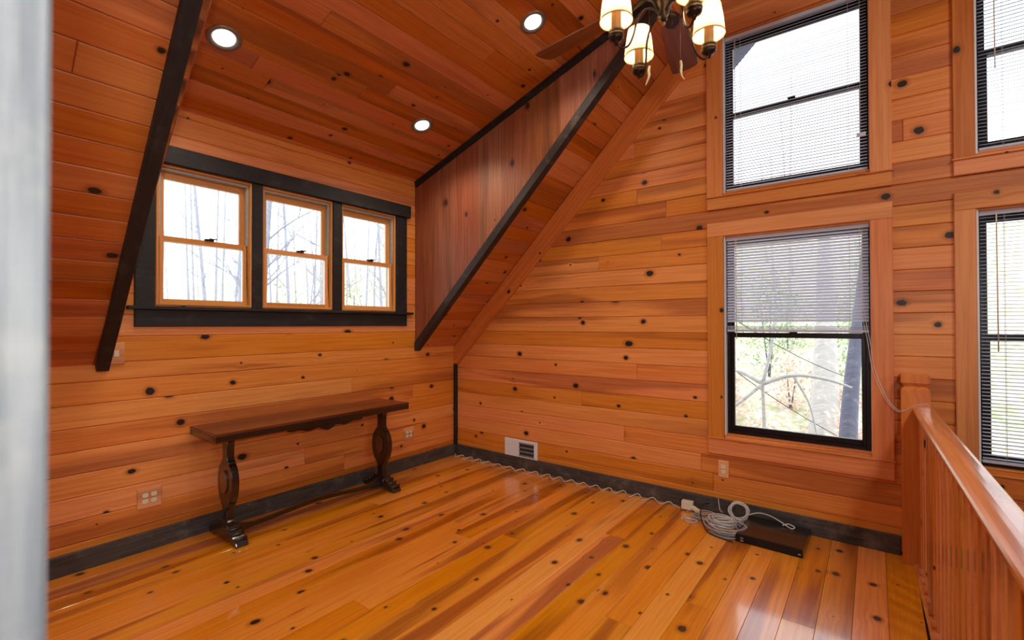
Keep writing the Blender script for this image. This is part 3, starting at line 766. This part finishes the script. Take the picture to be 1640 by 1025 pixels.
# ------------------------------------------------------------------ DOWNLIGHTS
can_labels = ['recessed ceiling light nearest the left charcoal rake beam', 'recessed ceiling light above the right end of dormer windows', 'recessed ceiling light beside the fan blade tip', 'recessed ceiling light above the frame near camera side']
for i, c in enumerate(CANS[:3]):
    Fm = FD.copy(); Fm.translation = Vector(c)
    R = empty('recessed_light'); R.matrix_basis = Fm; tag(R, can_labels[i], 'light')
    ring = lathe('trim_ring', [(.052, -.012), (.060, .003), (.078, .007), (.092, .005), (.096, .0), (.094, -.004)], 'steel', R, (0, 0, 0), 32); ring.matrix_basis = Matrix()
    bf = lathe('baffle', [(.054, .0), (.048, .004), (.044, .003)], 'white', R, (0, 0, 0), 24); bf.matrix_basis = Matrix()
    bl = lathe('bulb', [(0, .022), (.02, .021), (.042, .014), (.056, .004), (.058, -.004), (.05, -.010)], 'bulb', R, (0, 0, 0), 24); bl.matrix_basis = Matrix()

# ------------------------------------------------------------------ CEILING FAN WITH LIGHT KIT
H = Vector((3.064, -1.914, 0))
FN = empty('ceiling_fan', (H.x, H.y, 2.83)); tag(FN, 'rustic bronze ceiling fan with four cream candle shades and wooden blades', 'fan')
zc_ = KZ+KS*H.x
lathe('downrod', [(.0135, 3.05), (.0135, zc_)], 'bronze', FN, (H.x, H.y, 0), 12)
lathe('canopy', [(.0, zc_-.12), (.03, zc_-.12), (.055, zc_-.07), (.075, zc_+.03), (.06, zc_+.08)], 'bronze', FN, (H.x, H.y, 0), 24)
lathe('motor_housing', [(.02, 3.06), (.06, 3.05), (.10, 3.02), (.125, 2.97), (.13, 2.93), (.125, 2.89), (.10, 2.865), (.075, 2.855), (.07, 2.84), (0, 2.84)], 'bronze', FN, (H.x, H.y, 0), 32)
lathe('light_kit_body', [(.0, 2.716), (.010, 2.718), (.016, 2.726), (.012, 2.736), (.020, 2.744), (.026, 2.765), (.036, 2.79), (.050, 2.82), (.062, 2.85), (.05, 2.86)], 'bronze', FN, (H.x, H.y, 0), 20)
lathe('finial', [(0, 2.700), (.006, 2.703), (.008, 2.71), (.004, 2.718)], 'brass', FN, (H.x, H.y, 0), 12)
BLADE0 = math.radians(172.0)
for q in range(5):
    a = BLADE0-q*math.radians(72)
    Rm = Matrix.Translation((H.x, H.y, 2.845)) @ Matrix.Rotation(a, 4, 'Z')
    # blade iron
    pts = [(.08, 0, .01), (.13, 0, .0), (.17, .0, -.008), (.22, 0, -.008)]
    ir = link('blade_iron', tube_mesh('blade_iron', spline(pts, 4), .009, 8), 'bronze', FN, Rm, True)
    lf = [(.15, 0), (.17, .022), (.20, .034), (.235, .028), (.265, .0), (.235, -.028), (.20, -.034), (.17, -.022)]
    extrude('blade_bracket', lf, Rm @ Matrix.Rotation(math.radians(-12), 4, 'X') @ Matrix.Translation((0, 0, -.012)), .005, 'bronze', ir, .001)
    bl_ = [(.19, -.045), (.19, .045), (.25, .056), (.40, .064), (.58, .069), (.660, .068), (.674, .058), (.681, .030), (.681, -.030), (.674, -.058), (.660, -.068), (.58, -.069), (.40, -.064), (.25, -.056)]
    extrude('blade', bl_, Rm @ Matrix.Rotation(math.radians(-12), 4, 'X') @ Matrix.Translation((0, 0, -.004)), .008, 'blade', FN, .002)
for q in range(4):
    a = math.radians(230.2-90*q); ca, sa = math.cos(a), math.sin(a)
    def at(r, z, off=0): return (H.x+ca*r-sa*off, H.y+sa*r+ca*off, z)
    tube('lamp_arm', spline([at(.018, 2.752), at(.05, 2.765), at(.095, 2.748, .006), (at(.125, 2.70, .008)), at(.140, 2.640, .004), at(.160, 2.597), at(.190, 2.583), at(.214, 2.600)], 6), .0048, 'bronze', FN, 8)
    c = at(.214, 0)
    CUP = lathe('lamp_cup', [(0, 2.592), (.006, 2.590), (.009, 2.600), (.014, 2.606), (.026, 2.612), (.030, 2.622), (.027, 2.627), (.0285, 2.632), (.029, 2.644), (.024, 2.650), (.0, 2.650)], 'bronze', FN, c, 18)
    lathe('cup_ring', [(.0295, 2.629), (.0315, 2.632), (.0295, 2.635)], 'brass', CUP, c, 18)
    lathe('cup_ring', [(.0285, 2.646), (.0305, 2.649), (.026, 2.652)], 'brass', CUP, c, 18)
    lathe('candle_sleeve', [(.0195, 2.648), (.0195, 2.722), (.0205, 2.724), (.0205, 2.727), (.012, 2.729), (.0, 2.729)], 'sleeve', FN, c, 14)
    lathe('bulb', [(.008, 2.727), (.014, 2.738), (.016, 2.752), (.010, 2.772), (.003, 2.786), (0, 2.788)], 'candle', FN, c, 12)
    sh = lathe('lamp_shade', [(.0655, 2.688), (.059, 2.75), (.049, 2.812)], 'shade', FN, c, 40)
    lathe('shade_trim', [(.0662, 2.686), (.0670, 2.689), (.0658, 2.694)], 'sleeve', sh, c, 40)
    lamp('candle_lamp', 'POINT', (c[0], c[1], 2.758), 13, (1, .84, .60), .02)
for (u_, off, zt, zb_, sg) in ((0, -.060, 2.530, 2.450, -1), (1, .070, 2.552, 2.470, 1)):
    rx, ry = math.cos(math.radians(37.3+0)), math.sin(math.radians(37.3))
    bx, by = H.x+rx*off, H.y+ry*off
    tube('pull_chain', [(bx, by, 2.78), (bx, by, zt)], .0012, 'brass', FN, 6)
    ps = [(bx, by, zt), (bx+.003*sg*rx, by+.003*sg*ry, zt-.02), (bx+.002*sg*rx, by, (zt+zb_)/2), (bx+(.006 if sg > 0 else -.012)*rx, by, zb_+.02), (bx+(.018 if sg > 0 else -.018)*rx, by+.01*sg*ry, zb_)]
    P_ = spline(ps, 5); tube('antler_pull', P_, [.0045+.0025*math.sin(PI*min(1, i/len(P_)*1.2))-.0035*(i/len(P_)) for i in range(len(P_))], 'bone', FN, 8)

# ------------------------------------------------------------------ CABLES AND BOX ON THE FLOOR
# wavy cable along the baseboard
pts = []
n = 230
for i in range(n+1):
    t = i/n; x = -.0+.03+t*2.50; amp = .027+.010*math.sin(t*17); ph = 2*PI*(x/.135)+1.3*math.sin(t*9)
    pts.append((x, -.066-.010*math.sin(t*6)+amp*math.sin(ph), .005+.016*max(0, math.sin(ph+.8))))
o = tube('wavy_cable', pts, .0042, 'cable', None, 7); tag(o, 'crinkled white cable lying along the gable baseboard', 'cable')
R = empty('power_adapter', (2.58, -.085, 0)); tag(R, 'beige adapter block with angled plug beside the cable tangle', 'adapter')
rbox('adapter_body', (2.585, -.080, .043), (.085, .055, .062), 'cream', R, .006, rot=Matrix.Rotation(.12, 4, 'Z'))
rbox('plug', (2.655, -.105, .030), (.070, .030, .026), 'cream', R, .006, rot=Matrix.Rotation(-.35, 4, 'Z') @ Matrix.Rotation(.25, 4, 'Y'))
rbox('jack', (2.535, -.07, .055), (.03, .018, .014), 'cableb', R, .003)
def coil(name, c, r, turns, thick, mat, label, flat=.6, tilt=None, spread=.012, seed=1, lay=.010):
    rs = random.Random(seed); pts = []; N = 26
    for i in range(int(N*turns)+1):
        a = 2*PI*i/N; k_ = int(i/N)
        if i % N == 0: dr = rs.uniform(-spread, spread); ox_, oy_ = rs.uniform(-spread, spread), rs.uniform(-spread, spread)
        rr = r+dr+.006*math.sin(3*a+k_)
        pts.append(Vector((rr*math.cos(a)+ox_, rr*flat*math.sin(a)+oy_, thick+.001+lay*(i/N/turns)*turns*.32+.003*math.sin(2*a+k_))))
    # smooth the jumps
    for _ in range(3):
        pts = [pts[0]]+[(pts[j-1]+pts[j]*2+pts[j+1])/4 for j in range(1, len(pts)-1)]+[pts[-1]]
    m = tube_mesh(name, pts, thick, 7)
    mw = Matrix.Translation(c)
    if tilt is not None: mw = mw @ tilt
    o = link(name, m, mat, None, mw, True); tag(o, label, 'cable'); return o
coil('cable_coil', (2.925, -.300, 0), .118, 15, .0042, 'cable2', 'large loose bundle of pale grey cable left of the black box', 1.0, seed=3, spread=.024)
coil('cable_coil', (2.885, -.262, .03), .085, 10, .0040, 'cable', 'smaller white cable loops piled on the large grey bundle', .85, seed=8, spread=.02)
coil('cable_coil', (2.955, -.075, .075), .062, 8, .0042, 'cable', 'upright ring of white cable leaning on the baseboard', 1.0, tilt=Matrix.Rotation(math.radians(62), 4, 'X'), seed=5, spread=.006)
coil('cable_coil', (2.745, -.175, 0), .092, 7, .0036, 'cable2', 'small grey cable loops between adapter and large bundle', .85, seed=12, spread=.03)
coil('cable_coil', (2.665, -.285, 0), .050, 1.6, .0036, 'cable', 'thin single cable loop on the floorboards under the adapter', .9, seed=14, spread=.008)
o = tube('black_cable', spline([(2.74, -.03, .075), (2.705, -.11, .075), (2.735, -.26, .05), (2.80, -.375, .008), (2.86, -.43, .006), (2.95, -.455, .006), (3.0, -.47, .006)], 8), .004, 'cableb'); tag(o, 'thin black cable curving round the grey cable bundle', 'cable')
o = tube('white_cable', spline([(2.99, -.11, .05), (3.03, -.085, .075), (3.09, -.07, .095), (3.16, -.075, .092), (3.22, -.09, .075), (3.27, -.115, .060), (3.30, -.13, .056), (3.31, -.10, .06), (3.27, -.085, .066), (3.24, -.11, .058)], 8), .0042, 'cable'); tag(o, 'white cable arching over onto the black electronics box', 'cable')
o = tube('thin_cable', spline([(2.80, -.028, .125), (2.805, -.035, .09), (2.82, -.06, .05), (2.85, -.12, .06)], 6), .0032, 'cable'); tag(o, 'short white cable end standing up against the baseboard', 'cable')
# black electronics box
ang = math.atan2(-.410+.433, 3.398-3.03)
BX = empty('electronics_box', (3.21, -.24, 0)); tag(BX, 'flat black electronics box on the floor against the gable baseboard', 'electronics')
Rb = Matrix.Rotation(-.03, 4, 'Z')
rbox('case', (3.205, -.225, .028), (.385, .385, .046), 'blackp', BX, .004, rot=Rb)
FPN = rbox('front_panel', (3.200, -.423, .026), (.388, .014, .050), 'black', BX, .004, rot=Rb)
rbox('port_cluster', (3.045, -.431, .032), (.020, .004, .012), 'steel', FPN, .001, rot=Rb); rbox('port_cluster', (3.045, -.431, .015), (.016, .004, .008), 'cable2', FPN, .001, rot=Rb)
rbox('button', (3.375, -.440, .022), (.014, .004, .006), 'cable2', FPN, .001, rot=Rb)
for sx in (-1, 1):
    for sy in (-1, 1): rbox('foot', (3.205+sx*.16, -.225+sy*.16, .003), (.03, .03, .006), 'blackp', BX, .002)

# ------------------------------------------------------------------ OUTSIDE
def gz(x, y):
    dN = max(0, y-1); dW = max(0, -x-1)
    h = -3.1+.19*dN+(.0022*dN*dN if dN < 30 else 2+.1*(dN-30))+.20*dW*(1 if dN < 2 else .6)
    return min(h, 9)+.25*math.sin(x*.7+1)*math.cos(y*.5)+.1*math.sin(x*2.1+y*1.3)
vs = []; fs = []; nx, ny = 70, 60
for j in range(ny+1):
    for i in range(nx+1):
        x = -45+75*i/nx; y = -12+67*j/ny; vs.append((x, y, gz(x, y)))
for j in range(ny):
    for i in range(nx): a = j*(nx+1)+i; fs.append((a, a+1, a+nx+2, a+nx+1))
struct(link('ground', frommesh('ground', vs, fs), 'ground', None, Matrix(), True))
# roof overhang beyond the gable
FO = frame((0, 0, KZ), (0, 1, 0), (1, 0, KS))
struct(multi('roof_overhang', [rect(.13, 1.05, -.4, vtop)], FO, 'soffit', None, .05, -.04))

def add_branches(bm_v, bm_f, rs, base, top, r0, n):
    pass
def tree(x, y, h, r, lean, mat, label, group, rs, nb=9, name='bare_tree'):
    z0 = gz(x, y)-.15
    T = empty(name, (x, y, z0)); tag(T, label, 'tree', group)
    pts = []; N = 9; b1, b2 = rs.uniform(-.12, .12), rs.uniform(-.12, .12)
    for i in range(N+1):
        t = i/N; pts.append(Vector((x+lean[0]*t+b1*math.sin(t*5), y+lean[1]*t+b2*math.sin(t*4+1), z0+h*t)))
    tube('trunk', pts, [r*(1-.8*i/N) for i in range(N+1)], mat, T, 8)
    vs = []; fs = []
    def br(p, d, l, rr, depth):
        P_ = [p]; q = p.copy(); dd = d.copy()
        for s_ in range(4):
            dd = (dd+Vector((rs.uniform(-.25, .25), rs.uniform(-.25, .25), rs.uniform(-.05, .25)))).normalized(); q = q+dd*l/4; P_.append(q.copy())
        m = tube_mesh('b', P_, [rr*(1-.2*s_) for s_ in range(5)], 4, cap=False)
        b = len(vs); vs.extend([v.co.copy() for v in m.vertices]); fs.extend([tuple(b+i_ for i_ in p_.vertices) for p_ in m.polygons]); bpy.data.meshes.remove(m)
        if depth:
            for s_ in range(3): br(P_[1+s_], (dd+Vector((rs.uniform(-1, 1), rs.uniform(-1, 1), rs.uniform(-.2, .8)))).normalized(), l*.5, rr*.5, depth-1)
    for i in range(nb):
        t = rs.uniform(.25, .97); k_ = t*N; a = int(k_); p = pts[a].lerp(pts[min(N, a+1)], k_-a); an = rs.uniform(0, 2*PI)
        br(p, Vector((math.cos(an), math.sin(an), rs.uniform(.2, .9))).normalized(), rs.uniform(.8, 2.2)*(1.25-t), r*.34*(1-.6*t), 2)
    if vs: link('branches', frommesh('branches', vs, fs), mat, T, Matrix())['kind'] = 'stuff'
    return T
rs = random.Random(4)
SPOTS = []
def spot(gen, dmin):
    for _ in range(60):
        p = gen()
        if all(math.hypot(p[0]-q[0], p[1]-q[1]) > (dmin+q[2])/2 for q in SPOTS): break
    SPOTS.append((p[0], p[1], dmin)); return p
def wname(tt): return 'left' if tt < .454 else ('middle' if tt < .635 else 'right')
n = 0
while n < 46:                       # woods beyond the dormer windows
    def gen():
        d = rs.uniform(7, 34); t_ = rs.uniform(.24, .86); return (3.75-d, -3.87+t_*d, t_)
    x, y_, tt = spot(gen, 2.6)
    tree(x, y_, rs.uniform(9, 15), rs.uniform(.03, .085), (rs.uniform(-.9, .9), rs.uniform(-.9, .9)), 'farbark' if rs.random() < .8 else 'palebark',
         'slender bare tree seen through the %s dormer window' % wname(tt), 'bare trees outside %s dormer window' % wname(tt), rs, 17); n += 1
for n in range(12):                  # behind the gable windows
    def gen():
        d = rs.uniform(24, 44); t_ = rs.uniform(-.24, .4); return (3.75+t_*d, -3.87+d, t_)
    x, y_, tt = spot(gen, 3)
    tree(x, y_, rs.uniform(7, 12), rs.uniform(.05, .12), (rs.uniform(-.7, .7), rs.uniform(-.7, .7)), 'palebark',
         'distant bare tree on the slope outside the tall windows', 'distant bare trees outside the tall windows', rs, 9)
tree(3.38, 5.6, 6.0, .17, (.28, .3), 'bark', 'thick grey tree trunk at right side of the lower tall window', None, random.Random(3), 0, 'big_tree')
tree(2.80, 9.0, 6.4, .34, (.1, .3), 'palebark', 'broad pale trunk just left of the thick grey trunk', None, random.Random(5), 0, 'big_tree')
# pale bare bush whose limbs spread across the lower window
Bs = empty('pale_bush', (2.35, 4.2, gz(2.35, 4.2))); tag(Bs, 'pale leafless limbs spreading across view in lower tall window', 'bush')
zb_ = gz(2.35, 4.2); hub = Vector((2.40, 4.2, .55))
for P_, r_ in (([(2.5, 4.2, zb_), (2.46, 4.2, -.8), (2.42, 4.2, -.1), hub], .05), ([hub, (2.0, 4.3, .72), (1.6, 4.4, .66), (1.1, 4.5, .50)], .035), ([hub, (2.8, 4.2, .70), (3.2, 4.3, .66), (3.5, 4.4, .55)], .035),
               ([hub, (2.1, 4.1, .25), (1.8, 4.0, .0), (1.5, 4.0, -.3)], .03), ([hub, (2.5, 4.3, 1.1), (2.55, 4.4, 1.7), (2.5, 4.5, 2.4)], .028), ([(2.0, 4.3, .72), (1.8, 4.4, 1.1), (1.4, 4.5, 1.5)], .018),
               ([(2.8, 4.2, .70), (3.0, 4.2, .3), (3.1, 4.2, -.2)], .02), ([(1.6, 4.4, .66), (1.5, 4.4, .3), (1.2, 4.4, 0)], .015)):
    Q = spline(P_, 5); tube('limb', Q, [r_*(1-.6*i/len(Q)) for i in range(len(Q))], 'palebark', Bs, 7)
def shrub(x, y, w_, h, mat, label, group, rs, n=520, z0=None):
    z = gz(x, y) if z0 is None else z0
    S = empty('shrub', (x, y, z)); tag(S, label, 'shrub', group)
    vs = []; fs = []
    for i in range(n):
        a, b, c = rs.gauss(0, .42), rs.gauss(0, .42), rs.uniform(.05, 1)
        p = Vector((x+a*w_*(1.1-.5*c), y+b*w_*(1.1-.5*c), z+c*h)); s_ = rs.uniform(.03, .075)
        u_ = Vector((rs.uniform(-1, 1), rs.uniform(-1, 1), rs.uniform(-1, 1))).normalized(); v_ = u_.orthogonal().normalized()
        b0 = len(vs); vs += [p-u_*s_, p+v_*s_*.5, p+u_*s_, p-v_*s_*.5]; fs.append((b0, b0+1, b0+2, b0+3))
    link('foliage', frommesh('foliage', vs, fs), mat, S, Matrix())['kind'] = 'stuff'
    for q in range(3): tube('stem', [(x, y, z-.1), (x+rs.uniform(-.3, .3)*w_, y+rs.uniform(-.3, .3)*w_, z+h*.75)], [.03, .008], 'bark', S, 5)
rs = random.Random(9)
for i in range(12):
    x, y_, tt = spot(lambda: (lambda d, t_: (3.75+t_*d, -3.87+d, t_))(rs.uniform(8.5, 15), rs.uniform(-.27, .0)), 1.4); shrub(x, y_, .6, rs.uniform(1.0, 1.8), 'leaftan', 'dry tan-leaved shrub outside lower tall window', 'tan shrubs outside the lower tall window', rs, 620)
for i in range(8):
    x, y_, tt = spot(lambda: (lambda d, t_: (3.75+t_*d, -3.87+d, t_))(rs.uniform(16, 25), rs.uniform(-.27, .0)), 2.2); shrub(x, y_, 1.0, rs.uniform(2.2, 3.4), 'leafgreen', 'green shrub behind the tan ones outside lower tall window', 'green shrubs outside the lower tall window', rs, 900)
for i in range(8):
    x, y_, tt = spot(lambda: (lambda d, t_: (3.75-d, -3.87+t_*d, t_))(rs.uniform(12, 22), rs.uniform(.26, .75)), 1.8); shrub(x, y_, .8, rs.uniform(2, 4.0), 'leafgreen', 'pale green shrub in the woods outside dormer windows', 'green shrubs outside the dormer windows', rs, 300)
# wires strung down to the slope
for (a, b_) in (((1.9, 3.2, 1.75), (3.5, 8.0, .3)), ((1.3, 3.4, 1.5), (3.2, 7.6, -.8))):
    o = tube('overhead_wire', [Vector(a).lerp(Vector(b_), t/8)+Vector((0, 0, -.12*math.sin(PI*t/8))) for t in range(9)], .007, 'cableb'); tag(o, 'upper thin wire slanting outside lower tall window' if a[2] > 1.6 else 'lower thin wire slanting outside lower tall window', 'wire')
